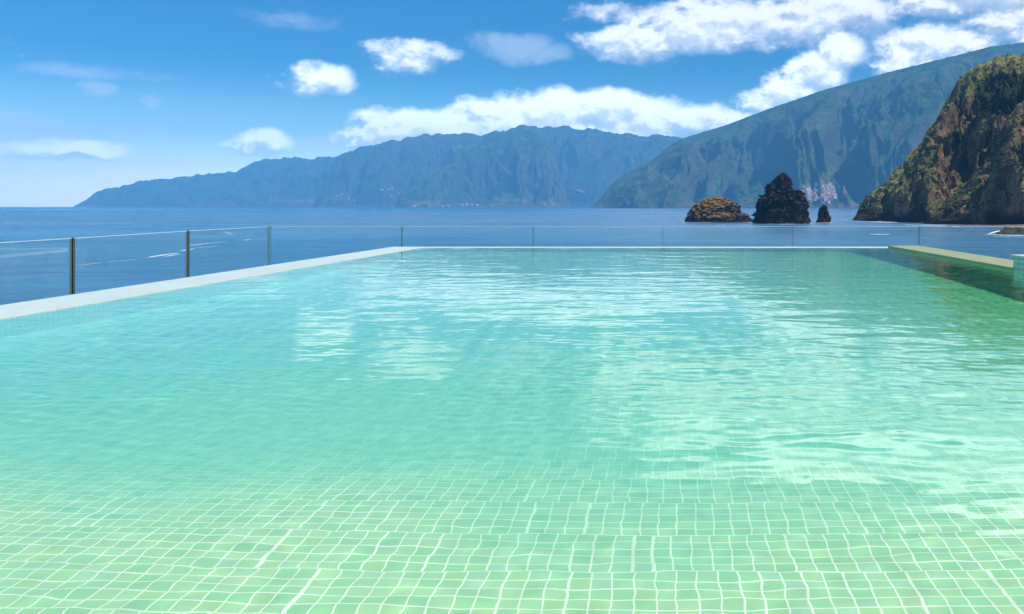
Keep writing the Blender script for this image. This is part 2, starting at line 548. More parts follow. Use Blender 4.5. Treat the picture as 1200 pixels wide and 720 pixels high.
def mat_cliff(name, g0, g1):
    m, k, out = material(name)
    tc = k.n('ShaderNodeTexCoord')
    o = tc.outputs['Object']
    ge = k.n('ShaderNodeNewGeometry')
    nz = k.n('ShaderNodeSeparateXYZ', {0: ge.outputs['Normal']}).outputs[2]
    n0 = k.noise(o, .018, 5, .6)
    n1 = k.noise(o, .06, 7, .65)
    n2 = k.noise(o, .30, 6, .7)
    n3 = k.noise(o, 1.1, 4, .7)
    rock = k.mix(k.ramp(n1.outputs[0], .35, .65), (.105, .070, .052), (.33, .20, .125))
    rock = k.mix(k.ramp(n2.outputs[0], .48, .75), rock, (.035, .027, .026))
    grass = k.mix(k.ramp(n0.outputs[0], .4, .62), (.090, .125, .032), (.25, .24, .085))
    grass = k.mix(k.ramp(n2.outputs[0], .5, .7), grass, (.022, .034, .012))
    s = k.ramp(k.m('ADD', nz, k.m('MULTIPLY', k.m('SUBTRACT', n1.outputs[0], .5), .9)), g0, g1)
    c = k.mix(s, rock, grass)
    va = k.n('ShaderNodeAttribute', attribute_name='fields')          # woodland on the upper bowl
    wood = k.mix(k.ramp(n2.outputs[0], .4, .65), (.012, .024, .010), (.035, .055, .018))
    c = k.mix(k.ramp(k.m('ADD', va.outputs['Fac'], k.m('MULTIPLY', k.m('SUBTRACT', n1.outputs[0], .5), 1.0)), .4, .6), c, wood)
    c = k.mix(k.ramp(n3.outputs[0], .4, .75, hi=.55), c, (.018, .016, .012))
    pz = k.n('ShaderNodeSeparateXYZ', {0: o}).outputs[2]
    low = k.ramp(k.m('ADD', pz, k.m('MULTIPLY', k.m('SUBTRACT', n1.outputs[0], .5), 22.0)), SEA + 11, SEA + 3)
    c = k.mix(k.m('MULTIPLY', low, .85), c, (.022, .016, .016))
    bs = k.n('ShaderNodeBsdfPrincipled', {'Base Color': c, 'Roughness': .95, 'Specular IOR Level': .1})
    vc = k.n('ShaderNodeTexVoronoi', {'Vector': k.v('ADD', k.v('MULTIPLY', o, (.22, .22, .12)), k.scale(n2.outputs['Color'], .8)), 'Scale': 1.0, 'Detail': 2.0}, feature='DISTANCE_TO_EDGE')
    crack = k.ramp(vc.outputs['Distance'], .0, .10)
    c = k.mix(k.m('MULTIPLY', k.m('SUBTRACT', 1.0, crack), k.m('MULTIPLY', k.m('SUBTRACT', 1.0, s), .55)), c, (.02, .015, .013))
    hgt = k.m('ADD', k.m('ADD', k.m('MULTIPLY', n2.outputs[0], 1.0), k.m('MULTIPLY', n3.outputs[0], .4)), k.m('MULTIPLY', crack, .35))
    k.put(bs, 'Normal', k.n('ShaderNodeBump', {'Height': hgt, 'Strength': .8, 'Distance': 1.6}).outputs[0])
    k.link(bs.outputs[0], out.inputs[0])
    return m


M['cliff'] = mat_cliff('green volcanic cliff', .46, .72)
M['cliff_brown'] = mat_cliff('brown volcanic cliff', .58, .84)


def mat_rock(name, orange):
    m, k, out = material(name)
    tc = k.n('ShaderNodeTexCoord')
    o = tc.outputs['Object']
    ge = k.n('ShaderNodeNewGeometry')
    nz = k.n('ShaderNodeSeparateXYZ', {0: ge.outputs['Normal']}).outputs[2]
    n1 = k.noise(o, .16, 6, .65)
    n2 = k.noise(k.v('MULTIPLY', o, (1, 1, .35)), .6, 6, .7)
    c = k.mix(k.ramp(n1.outputs[0], .35, .65), (.010, .008, .009), (.028, .021, .020))
    c = k.mix(k.ramp(n2.outputs[0], .55, .78), c, (.12, .085, .070))
    if orange:
        px_ = k.n('ShaderNodeSeparateXYZ', {0: o}).outputs[0]
        s = k.ramp(k.m('ADD', k.m('SUBTRACT', nz, k.m('MULTIPLY', px_, .022)), k.m('MULTIPLY', k.m('SUBTRACT', n1.outputs[0], .5), 1.6)), .45, .70)
        gc = k.mix(k.ramp(n2.outputs[0], .4, .65), (.27, .155, .045), (.12, .08, .035))
        c = k.mix(s, c, gc)
        pz = k.n('ShaderNodeSeparateXYZ', {0: o}).outputs[2]
        low = k.ramp(k.m('ADD', pz, k.m('MULTIPLY', k.m('SUBTRACT', n1.outputs[0], .5), 6.0)), 4.5, 2.0)
        c = k.mix(low, c, (.018, .014, .014))
    bs = k.n('ShaderNodeBsdfPrincipled', {'Base Color': c, 'Roughness': .9, 'Specular IOR Level': .15})
    k.put(bs, 'Normal', k.n('ShaderNodeBump', {'Height': n2.outputs[0], 'Strength': 1.0, 'Distance': 1.2}).outputs[0])
    k.link(bs.outputs[0], out.inputs[0])
    return m


M['rock'] = mat_rock('black basalt', False)
M['rock_orange'] = mat_rock('basalt with ochre grass', True)

# ---------------------------------------------------------------- sea
HAZE_X0, HAZE_X1, HAZE_Y0, HAZE_Y1, HAZE_TOP = -11500, 8500, -300, 15500, 1330


def build_sea():
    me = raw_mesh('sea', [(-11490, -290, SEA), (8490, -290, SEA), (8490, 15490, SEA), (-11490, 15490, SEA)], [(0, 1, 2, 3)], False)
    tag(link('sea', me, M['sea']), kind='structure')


build_sea()


# ---------------------------------------------------------------- mountains
def interp(pts, x):
    a = np.array(sorted(pts), float)
    return np.interp(x, a[:, 0], a[:, 1])


TERR = {}


def mountain(name, mat, sky, coast, ridge, nx, nt, spur, pw=1.0, amp=.05, seed=0.0, beach=.02, back=.5, rough=0.0, field=None, unit=1000., jag=.0, sk=1.0, df=3.2, ledge=0.0):
    """terrain from the shore (t = 0) over its ridge (t = 1) and down behind it"""
    px = np.linspace(sky[0][0], sky[-1][0], nx)
    yr, yc = interp(ridge, px), interp(coast, px)
    py = interp(sky, px)
    if jag:
        py = py - jag * fbm(px / 9.0 + seed, seed, 0, 5, .6) * sstep(0, 12, 242 - py)
    hr = np.maximum(H - (py - PY0) / F * yr - SEA, .5)
    tf = np.linspace(0, 1, nt) ** 1.15
    tb = np.linspace(1, 1 + back, max(nt // 5, 6))[1:]
    t = np.concatenate([[-.04], tf, tb])
    T, PXg = np.meshgrid(t, px, indexing='ij')
    tt = np.clip(T, 0, 1)
    HR, YR, YC = hr[None, :], yr[None, :], yc[None, :]
    Y = YC + T * (YR - YC)
    X = (PXg - PX0) / F * Y
    xs = (px - PX0) / F * yr
    XS = np.broadcast_to(xs[None, :], T.shape)
    wx = fbm(X / unit * 1.5, Y / unit * 1.5, seed, 4) * unit * .16
    XS = XS + unit * .55 * (tt - .5) * perlin(XS / unit * .8, seed * 2, 0)      # spurs lean
    n = fbm((XS + wx) / unit * spur, tt * .9 + seed * 3, seed, 3, .55)
    r = ridged((XS + wx * 1.6) / unit * spur * 2.2, tt * 1.1 + seed, seed + 4, 4, .5)
    p = pw * np.exp(sk * (-1.0 * n - 1.0 * (r - .45)))
    g = np.clip(tt, 1e-4, 1) ** np.clip(p, .45, 3.2)
    g = beach * sstep(0, .02, T) * (1 - tt) + (1 - beach * (1 - tt)) * g
    env = np.sin(math.pi * np.clip(tt, 0, 1)) ** .7
    d = amp * env * (ridged(X / unit * df + wx / unit * 2, Y / unit * df, seed + 9, 6, .48) - .5)
    hh = HR * (g + d)
    # keep the drawn ridge the skyline
    lim = HR / YR * Y * (.93 + .07 * tt)
    over = hh > lim * .9
    hh = np.where(over & (T < 1), lim * .9 + (lim * .1) * np.tanh((hh - lim * .9) / (lim * .1 + 1e-6)), hh)
    bk = np.clip((T - 1) / back, 0, 1)
    hh = np.where(T > 1, HR * (1 - bk ** 1.5 * 1.02), hh)
    hh = np.where(T < 0, -2.0, hh)
    hh = np.where(T <= 0, np.minimum(hh, 0) - .3, hh)
    Z = SEA + hh
    if ledge:       # lava beds weathered into steps
        b = (Z + 7 * fbm(X / 60, Y / 60, seed, 3)) / 11.0
        fr_ = b - np.floor(b)
        Z = Z + env * ledge * (sstep(.15, .55, fr_) - fr_) * (1 + .8 * perlin(X / 35, Y / 35, Z / 35))
    if rough:
        q = env * rough
        X = X + q * fbm(X / 14, Y / 14, Z / 14 + seed, 5, .6) + q * 1.2 * (ridged(X / 30, Y / 30, Z / 45, 4) - .5)
        Y = Y + q * 1.6 * fbm(X / 16 + 50, Y / 16, Z / 16, 5, .6) + q * 3.0 * (ridged(X / 26 + 7, Z / 60, Y / 26, 5, .55) - .5)
        Z = Z + q * .5 * fbm(X / 9, Y / 9, Z / 9 + 30, 4, .6) + q * .35 * (ridged(X / 6, Y / 6, Z / 8, 3) - .5)
    P = np.stack([X, Y, Z], -1)
    me = grid_mesh(name, P)
    a = me.attributes.new('fields', 'FLOAT', 'POINT')
    fv = np.zeros(T.shape) if field is None else field(PXg, tt, H, X, Y, Z)
    a.data.foreach_set('value', np.ascontiguousarray(fv, np.float32).ravel())
    o = link(name, me, mat)
    tag(o, kind='structure')
    TERR[name] = (px, t, P)
    return o


def on_terrain(name, px, t):
    a, b, P = TERR[name]
    i = np.clip(np.interp(px, a, np.arange(len(a))), 0, len(a) - 1.001)
    j = np.clip(np.interp(t, b, np.arange(len(b))), 0, len(b) - 1.001)
    i0, j0 = int(i), int(j)
    fi, fj = i - i0, j - j0
    q = P[j0, i0] * (1 - fi) * (1 - fj) + P[j0, i0 + 1] * fi * (1 - fj) + P[j0 + 1, i0] * (1 - fi) * fj + P[j0 + 1, i0 + 1] * fi * fj
    return q


def img(X, Y, Z):
    return PX0 + F * X / Y, PY0 - F * (Z - H) / Y


def field_a(px, t, *_):
    X, Y, Z = _[1:]
    u, v = img(X, Y, Z)
    n = fbm(u / 30, v / 8, 3, 3)
    return sstep(.1, .5, n + .5 * np.exp(-((v - 236) / 6) ** 2) - .3) * sstep(300, 350, u)


def field_c(px, t, *_):
    X, Y, Z = _[1:]
    u, v = img(X, Y, Z)
    e = 1 - np.hypot((u - 955) / 55, (v - 226) / 20) + .7 * fbm(u / 22, v / 12, 6, 3)
    e2 = 1 - np.hypot((u - 985) / 30, (v - 196 + (u - 985) * .5) / 12) + .7 * fbm(u / 15, v / 9, 2, 3)
    return np.clip(sstep(0, .5, e) + .7 * sstep(.1, .6, e2), 0, 1)


mountain('far_ridge', M['hill_a'],
         [(84, 244), (88, 241), (100, 235), (115, 223), (140, 219), (163, 213), (193, 210), (233, 205), (277, 201), (293, 192), (312, 185), (325, 187),
          (343, 184), (360, 187), (400, 182), (440, 178), (480, 180), (520, 190)],
         [(84, 11200), (200, 11000), (300, 10600), (520, 10300)], [(84, 11400), (115, 11700), (300, 13000), (520, 13300)], 360, 110, 1.6,
         pw=.85, sk=1.4, df=2.4, amp=.16, seed=1.3, beach=.04, unit=1200, field=field_a, jag=1.7)
mountain('middle_ridge', M['hill_b'],
         [(372, 232), (385, 205), (392, 190), (400, 182), (417, 175), (450, 167), (483, 160), (510, 157), (540, 156), (560, 158), (580, 155), (597, 152), (612, 145), (620, 148), (650, 149),
          (665, 148), (682, 153), (700, 151), (718, 157), (733, 156), (750, 160), (770, 158), (800, 161), (860, 165)],
         [(372, 9500), (450, 9500), (660, 9800), (700, 9700), (860, 9800)],
         [(372, 10200), (400, 11000), (560, 11400), (612, 11200), (700, 11600), (860, 11600)], 520, 170, 1.5,
         pw=.95, sk=2.4, df=2.0, amp=.28, seed=7.7, beach=.03, unit=1100, field=field_a, jag=2.2)
mountain('coastal_spur', M['hill_b'],
         [(462, 243.5), (466, 236), (470, 227), (485, 218), (500, 208), (520, 195), (540, 182), (560, 170), (580, 161), (600, 155), (612, 152), (628, 157), (640, 167), (648, 181), (655, 200),
          (661, 220), (667, 238), (670, 243.5)],
         [(462, 8300), (500, 8000), (655, 7900), (670, 8200)], [(462, 8350), (500, 8700), (560, 9200), (612, 9400), (648, 9000), (670, 8250)], 300, 170, 1.3,
         pw=1.05, sk=1.5, df=2.2, amp=.2, seed=15.2, beach=.03, unit=900, field=field_a, jag=1.6)
mountain('right_mountain', M['hill_c'],
         [(692, 243), (698, 238), (710, 224), (720, 213), (735, 202), (765, 187), (785, 171), (800, 162), (817, 157), (850, 147), (900, 128), (967, 105), (1033, 87), (1100, 70), (1133, 62),
          (1160, 55), (1193, 51), (1260, 40), (1320, 60), (1400, 110)],
         [(692, 5600), (760, 5000), (900, 4500), (1010, 4300), (1400, 4200)], [(692, 5700), (735, 6300), (850, 6700), (1000, 6500), (1400, 6200)], 560, 200, 1.9,
         pw=1.0, sk=1.15, df=2.2, amp=.16, seed=3.1, beach=.02, unit=900, field=field_c, jag=.5)


def field_d(px, t, *_):
    X, Y, Z = _[1:]
    u, v = img(X, Y, Z)
    return 1.3 * np.exp(-(((u - 1185) / 45) ** 2 + ((v - 112) / 26) ** 2)) + .8 * np.exp(-(((u - 1120) / 14) ** 2 + ((v - 165) / 16) ** 2))


mountain('headland_cliff', M['cliff'],
         [(998, 259), (1003, 253), (1008, 239), (1022, 225), (1030, 218), (1036, 217), (1050, 200), (1067, 180), (1087, 153), (1102, 133), (1115, 108), (1122, 96), (1130, 88), (1150, 75), (1170, 67),
          (1200, 63), (1300, 45), (1420, 40)],
         [(998, 668), (1010, 655), (1090, 560), (1200, 530), (1420, 520)], [(998, 672), (1010, 690), (1050, 730), (1115, 790), (1200, 840), (1420, 860)], 420, 260, 3.2,
         pw=.85, amp=.12, seed=12.4, beach=.05, unit=120, sk=.75, df=2.2, rough=3.0, ledge=2.6, field=field_d, jag=3.6)
mountain('near_cliff', M['cliff_brown'],
         [(1082, 262), (1092, 254), (1110, 236), (1130, 216), (1149, 197), (1158, 185), (1164, 168), (1173, 151), (1186, 130), (1200, 117), (1260, 84), (1350, 60), (1450, 50)],
         [(1082, 548), (1140, 500), (1200, 470), (1300, 430), (1450, 400)], [(1082, 552), (1149, 566), (1200, 570), (1300, 575), (1450, 580)], 360, 240, 2.6,
         pw=.8, amp=.12, seed=21.9, beach=.10, unit=100, sk=.7, df=2.2, rough=2.8, ledge=2.4, jag=2.5)


def build_scrub():
    rng = np.random.default_rng(17)
    g = (1 + 5 ** .5) / 2
    iv = np.array([(-1, g, 0), (1, g, 0), (-1, -g, 0), (1, -g, 0), (0, -1, g), (0, 1, g), (0, -1, -g), (0, 1, -g), (g, 0, -1), (g, 0, 1), (-g, 0, -1), (-g, 0, 1)])
    iv = iv / np.linalg.norm(iv[0])
    fi = np.array([(0, 11, 5), (0, 5, 1), (0, 1, 7), (0, 7, 10), (0, 10, 11), (1, 5, 9), (5, 11, 4), (11, 10, 2), (10, 7, 6), (7, 1, 8), (3, 9, 4), (3, 4, 2), (3, 2, 6), (3, 6, 8), (3, 8, 9), (4, 9, 5), (2, 4, 11), (6, 2, 10), (8, 6, 7), (9, 8, 1)])
    V, Fc, n = [], [], 0
    for name, cnt in (('headland_cliff', 3800), ('near_cliff', 1700)):
        P = TERR[name][2]
        du, dv = P[1:-1, 2:] - P[1:-1, :-2], P[2:, 1:-1] - P[:-2, 1:-1]
        N = np.cross(du, dv)
        N /= np.linalg.norm(N, axis=-1, keepdims=True) + 1e-9
        Q = P[1:-1, 1:-1]
        patch = fbm(Q[..., 0] / 22, Q[..., 1] / 22, Q[..., 2] / 18, 3)
        ok = (N[..., 2] > .30) & (Q[..., 2] > SEA + 8) & ((N * Q).sum(-1) < 0) & (patch > -.12)
        c = Q[ok]
        c = c[rng.integers(0, len(c), cnt)]
        for p in c:
            s = rng.uniform(.35, 1.15)
            k = iv * rng.uniform(.6, 1.25, (12, 1)) * (s, s, s * .8) + p + (0, 0, s * .3)
            V.append(k)
            Fc.append(fi + n)
            n += 12
    me = raw_mesh('cliff_scrub', np.concatenate(V), np.concatenate(Fc), False)
    m = mat_plain('cliff scrub', (.085, .098, .034), .95, 0, .25, .6)
    tag(link('cliff_scrub', me, m), kind='stuff')


build_scrub()


# ---------------------------------------------------------------- rocks standing in the sea
def sea_rock(name, label, left, right, base_py, mat, seed, amp=1.0, depth=.8):
    """outline left and right of the rock by height, given its own depth and crags"""
    Y0 = (H - SEA) * F / (base_py - PY0)
    k = Y0 / F
    zl = np.array([[(base_py - y) * k, (x - PX0) * k] for x, y in left])
    zr = np.array([[(base_py - y) * k, (x - PX0) * k] for x, y in right])
    top = max(zl[:, 0].max(), zr[:, 0].max())
    cx = (zl[0, 1] + zr[0, 1]) / 2
    z = np.concatenate([[-2.0], np.linspace(0, 1, 120) ** .9 * top])
    xl = np.interp(z, zl[:, 0], zl[:, 1])
    xr = np.interp(z, zr[:, 0], zr[:, 1])
    c, w = (xl + xr) / 2 - cx, np.maximum((xr - xl) / 2, .05)
    a = np.linspace(0, 2 * math.pi, 221)
    A, Zg = np.meshgrid(a, z)
    W, C = w[:, None], c[:, None]
    wy = depth * (W * .65 + w[1] * .35 * np.sqrt(np.clip(1 - Zg / top, 0, 1)))
    X, Yl = np.cos(A) * W + C, np.sin(A) * wy
    nx_, ny_ = np.cos(A), np.sin(A)
    s = amp * np.clip(W / (.35 * w[1]), .15, 1)
    d = s * (4.6 * (ridged(X / 5 + seed, Yl / 5, Zg / 13, 6, .62) - .6) + 2.0 * fbm(X / 2.6, Yl / 2.6 + seed, Zg / 3.2, 4, .6))
    d = d * np.clip((Zg + 2) / 3, 0, 1)
    X, Yl = X + nx_ * d, Yl + ny_ * d
    Zg = Zg + s * .9 * fbm(X / 3, Yl / 3 + 9, seed, 4, .6) * np.clip(Zg / 4, 0, 1)
    P = np.stack([X, Yl, Zg], -1)
    P[:, -1] = P[:, 0]
    v = P[:, :-1]
    nr, nc = v.shape[:2]
    i = np.arange(nr * nc).reshape(nr, nc)
    j = np.roll(i, -1, axis=1)
    q = np.stack([i[:-1], j[:-1], j[1:], i[1:]], -1).reshape(-1, 4)
    o = link(name, raw_mesh(name, v.reshape(-1, 3), q), mat)
    o.location = (cx, Y0, SEA)
    return tag(o, label, 'sea rock')


sea_rock('sea_rock', 'low rounded sea rock with an ochre top, left of the tall black stack',
         [(803, 260), (804, 256), (807, 249), (812, 242), (818, 237), (827, 233), (836, 231), (841, 230.2)],
         [(882, 260), (880, 256), (876, 251.5), (869, 249), (867, 242), (863, 238.5), (857, 236), (850, 232.5), (843, 230.2)], 260.5, M['rock_orange'], 2.0, .6)
sea_rock('sea_rock', 'tall jagged black sea stack with two peaks, the largest of the three rocks',
         [(883, 262), (885, 252), (888, 245), (890, 234), (897, 226), (901, 217), (907, 211), (910, 207), (914, 204), (918, 202)],
         [(948, 262), (946, 247), (945, 236), (941, 228), (936, 223.5), (929, 222), (926.5, 216), (925, 209), (922, 204), (919, 202)], 262.5, M['rock'], 5.0, 1.15)
sea_rock('sea_rock', 'small pointed black sea stack, rightmost of the three rocks',
         [(956.5, 261), (958.5, 254), (960, 248), (962, 243), (965, 239.5)], [(972.5, 261), (972, 253), (970.5, 246), (968.5, 241.5), (966, 239.5)], 261.5, M['rock'], 9.0, .5)


# ---------------------------------------------------------------- beach, shore rocks, foam
def sea_at(px, py):
    Y = (H - SEA) * F / (py - PY0)
    return (px - PX0) / F * Y, Y


def strip(verts, faces, uvs, pts, w0, rng, z):
    """foam ribbon through photo points; w0 in metres along the view"""
    P = [sea_at(*p) for p in pts]
    P = np.array(P)
    n = 60
    s = np.linspace(0, len(P) - 1, n)
    x = np.interp(s, range(len(P)), P[:, 0])
    y = np.interp(s, range(len(P)), P[:, 1])
    b = len(verts)
    w = w0 * (.45 + .55 * np.sin(np.linspace(.15, math.pi - .15, n))) * (1 + .5 * rng.normal(size=n).cumsum() / 12)
    for i in range(n):
        ww = max(abs(w[i]), .2 * w0) / 2
        for sgn, vv in ((-1, 0), (1, 1)):
            verts.append((x[i], y[i] + sgn * ww, z))
            uvs.append((i / n, vv))
    for i in range(n - 1):
        faces.append((b + 2 * i, b + 2 * i + 2, b + 2 * i + 3, b + 2 * i + 1))


def build_foam():
    rng = np.random.default_rng(4)
    v, f, uv = [], [], []
    jobs = [([(88, 312), (120, 308), (160, 304.5), (195, 301), (210, 298)], 7), ([(175, 302), (190, 299.5), (207, 297)], 9),
            ([(224, 288), (240, 286), (266, 283.5)], 9), ([(214, 294.5), (226, 292)], 6), ([(228, 291.5), (255, 288.5)], 4), ([(287, 282), (294, 281)], 8), ([(300, 281), (318, 280)], 8),
            ([(799, 260.6), (830, 261), (884, 260.8)], 26), ([(880, 262.6), (915, 263), (951, 262.6)], 22), ([(954, 261.6), (976, 261.7)], 18),
            ([(1000, 259.5), (1020, 260.5), (1050, 261), (1085, 263.5)], 28), ([(1060, 264), (1090, 265), (1125, 266.5)], 22), ([(1078, 264), (1110, 264.5), (1140, 267)], 14),
            ([(1155, 275.5), (1180, 276.5), (1230, 278)], 12), ([(1158, 275), (1170, 271.5), (1185, 270)], 5), ([(1020, 275.5), (1043, 275.5)], 6), ([(1130, 269), (1160, 271)], 9),
            ([(1165, 278), (1200, 279)], 5), ([(838, 264.5), (850, 264.5)], 4)]
    for i, (pts, w) in enumerate(jobs):
        strip(v, f, uv, pts, w, rng, SEA + .05 + .012 * i)
    me = bpy.data.meshes.new('sea_foam')
    me.from_pydata(v, [], f)
    ul = me.uv_layers.new(name='UVMap')
    for l in me.loops:
        ul.data[l.index].uv = uv[l.vertex_index]
    tag(link('sea_foam', me, M['foam']), kind='stuff')


build_foam()


def build_beach():
    px = np.linspace(1030, 1260, 120)
    t = np.linspace(0, 1, 14)
    T, PXg = np.meshgrid(t, px, indexing='ij')
    y0 = interp([(1030, 610), (1060, 590), (1100, 525), (1140, 480), (1200, 430), (1260, 410)], px)[None]
    y1 = y0 + 60
    Y = y0 + T * (y1 - y0) + 2.0 * fbm(PXg / 7, 0, 0, 3)
    X = (PXg - PX0) / F * Y
    Z = SEA - .3 + T * 2.6 + .15 * fbm(X / 2, Y / 2, 0, 4)
    m = mat_plain('dark pebble beach', (.17, .13, .115), .95, 0, .6, .45, .6)
    tag(link('pebble_beach', grid_mesh('pebble_beach', np.stack([X, Y, Z], -1)), m), kind='structure')


build_beach()


def boulder(x, y, z, sx, sy, sz, seed, mat, name, label, cat, group=None):
    n, m_ = 18, 26
    th = np.linspace(0, math.pi, n)
    ph = np.linspace(0, 2 * math.pi, m_ + 1)[:-1]
    TH, PH = np.meshgrid(th, ph, indexing='ij')
    ux, uy, uz = np.sin(TH) * np.cos(PH), np.sin(TH) * np.sin(PH), np.cos(TH)
    d = 1 + .35 * fbm(ux * 1.3 + seed, uy * 1.3, uz * 1.3, 4, .55)
    P = np.stack([ux * d * sx, uy * d * sy, uz * d * sz], -1)
    i = np.arange(n * m_).reshape(n, m_)
    j = np.roll(i, -1, axis=1)
    q = np.stack([i[:-1], i[1:], j[1:], j[:-1]], -1).reshape(-1, 4)
    o = link(name, raw_mesh(name, P.reshape(-1, 3), q), mat)
    o.location = (x, y, z)
    tag(o, label, cat, group)
    return o


rr = random.Random(5)
for i in range(26):
    px, py = rr.uniform(1168, 1215), rr.uniform(269.5, 275.0)
    if px < 1168 + (275 - py) * 2:
        px += 12
    x, y = sea_at(px, py)
    s = rr.uniform(.8, 2.2)
    boulder(x, y, SEA + .25, s * 1.3, s, s * .8, i * 3.7, M['rock'], 'shore_boulder', 'dark wet boulder in the surf heap at the foot of the right-hand cliff', 'boulder', 'boulders in the surf below the cliff')


# ---------------------------------------------------------------- village houses
def house_mesh(name, wall, roof, w, d, h):
    b = MB()
    b.box(-w / 2, w / 2, -d / 2, d / 2, -3, h)
    n = len(b.v)
    e = .5
    b.v += [(-w / 2 - e, -d / 2 - e, h), (w / 2 + e, -d / 2 - e, h), (w / 2 + e, d / 2 + e, h), (-w / 2 - e, d / 2 + e, h), (-w / 2 - e, 0, h + d * .32), (w / 2 + e, 0, h + d * .32)]
    for f in ((0, 1, 5, 4), (2, 3, 4, 5), (3, 0, 4), (1, 2, 5), (3, 2, 1, 0)):
        b.f.append(tuple(n + i for i in f))
        b.mi.append(1)
    me = bpy.data.meshes.new(name)
    me.from_pydata(b.v, [], b.f)
    me.polygons.foreach_set('material_index', b.mi)
    me.materials.append(wall)
    me.materials.append(roof)
    return me


walls = [mat_plain('white render', (.78, .76, .72), .8, 0, .4, .08), mat_plain('cream render', (.66, .58, .46), .8, 0, .4, .08), mat_plain('pale pink render', (.66, .52, .46), .8, 0, .4, .08)]
roofs = [mat_plain('terracotta roof', (.42, .17, .09), .85, 0, .4, .25), mat_plain('weathered tile roof', (.33, .20, .14), .85, 0, .4, .25)]
HOUSES = [house_mesh('village_house', walls[i % 3], roofs[i % 2], w, d, h) for i, (w, d, h) in enumerate([(15, 11, 8), (12, 10, 10), (18, 12, 7), (14, 12, 12), (11, 9, 7), (20, 12, 9)])]


def put_house(terr, px, t, k, label, group, big=1.0):
    p = on_terrain(terr, px, t)
    o = bpy.data.objects.new('village_house', HOUSES[k])
    COL.objects.link(o)
    o.location = p
    o.rotation_euler = (0, 0, rr.uniform(-.6, .6))
    s = rr.uniform(.85, 1.2) * big
    o.scale = (s, s, s)
    tag(o, label, 'house', group)


tries = 0
done = 0
while done < 120 and tries < 3000:
    tries += 1
    px, t = rr.uniform(915, 978), rr.uniform(.01, .36)
    u, v = img(*on_terrain('right_mountain', px, t))
    e = math.hypot((u - 952 - (236 - v) * .6) / 30, (v - 230) / 13)
    if e > 1 or rr.random() > 1.15 - e * .7:
        continue
    put_house('right_mountain', px, t, rr.randrange(6), 'tiny pale house with reddish roof in the village at the foot of the right mountain', 'houses of the village below the right mountain', 1.0)
    done += 1
tries = done = 0
while done < 40 and tries < 3000:
    tries += 1
    px, t = rr.uniform(385, 470), rr.uniform(.02, .35)
    u, v = img(*on_terrain('middle_ridge', px, t))
    if v < 220 or v > 241 or rr.random() > (.2 + .8 * abs(math.sin(u * .12))):
        continue
    put_house('middle_ridge', px, t, rr.randrange(6), 'tiny pale house on the hazy far shore below the middle ridge, left end', 'houses on the far shore below the middle ridge', 1.5)
    done += 1
for px in (487, 505, 517, 525, 540, 548, 553, 561, 640, 678, 681, 684):
    put_house('coastal_spur' if px < 660 else 'middle_ridge', px + rr.uniform(-2, 2), rr.uniform(.012, .03), rr.randrange(6), 'tiny white house at the waterline under the steep middle ridge', 'houses at the waterline under the middle ridge', 1.6)

# ---------------------------------------------------------------- the pool
XL, XR, YN, YF = -3.81, 3.52, -1.2, 14.02
XLO, XRO, YFO = -4.30, 4.02, 14.2
FLOOR0, FLOOR1 = -.38, -1.15


def build_pool():
    root = empty('swimming_pool', (0, 6, 0))
    tag(root, 'tiled infinity pool with pale coping, water level with its far edge', 'swimming pool')

    def part(name, mb, mats, bevel=0):
        o = mb.build(name, mats, root, bevel)
        o.matrix_parent_inverse = root.matrix_world.inverted()
        o.location = (0, -6, 0)
        return o
    # sloping floor
    P = np.array([[(x, y, FLOOR0 + (FLOOR1 - FLOOR0) * min(1, max(0, (y - 2.4)) / 4.9)) for x in np.linspace(XL - .05, XR + .05, 3)] for y in (YN - .05, 2.4, 7.3, YF + .05)])
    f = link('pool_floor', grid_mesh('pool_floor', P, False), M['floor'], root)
    f.location = (0, -6, 0)
    f.cycles.is_caustics_receiver = True
    jobs = []
    b = MB(); b.box(XLO + .12, XL, YN - .3, YF, -1.6, -.055); jobs.append(part('pool_wall', b, M['wall_left']))
    b = MB(); b.box(XR, XRO - .12, YN - .3, YF, -1.6, -.005); jobs.append(part('pool_wall', b, M['wall_tile']))
    b = MB(); b.box(XLO + .12, XRO - .12, YF + .002, YFO - .06, -1.6, -.055); jobs.append(part('pool_wall', b, M['wall_far']))
    b = MB(); b.box(XLO + .12, XRO - .12, YN - .6, YN, -1.6, -.03); jobs.append(part('pool_wall', b, M['wall_far']))
    # coping: left and far just awash, right a little proud
    b = MB()
    b.hexa([(XLO, YN - .6, -.30), (XL - .002, YN - .6, -.05), (XL - .002, YF, -.05), (XLO, YFO, -.30)],
           [(XLO, YN - .6, .010), (XL - .002, YN - .6, .004), (XL - .002, YF, .004), (XLO, YFO, .012)])
    jobs.append(part('coping', b, M['coping']))
    b = MB()
    b.hexa([(XL, YF + .002, -.05), (XRO, YF + .002, -.05), (XRO, YFO, -.30), (XLO + .02, YFO, -.30)],
           [(XL, YF + .002, -.012), (XRO, YF + .002, -.012), (XRO, YFO, .010), (XLO + .02, YFO, .010)])
    jobs.append(part('coping', b, M['coping']))
    b = MB(); b.box(XR + .002, XRO, 9.1, YFO - .02, -.004, .028); jobs.append(part('coping', b, M['coping_green'], .006))
    b = MB(); b.box(XR + .012, XRO + .3, YN - .6, 9.098, -.004, .14); c = part('raised_wall', b, M['raised']); jobs.append(c)
    b = MB(); b.box(XR - .012, XRO + .32, YN - .6, 9.11, .1405, .16); jobs.append(part('wall_cap', b, M['coping'], .004))
    for o in jobs:
        o.cycles.is_caustics_receiver = True


build_pool()


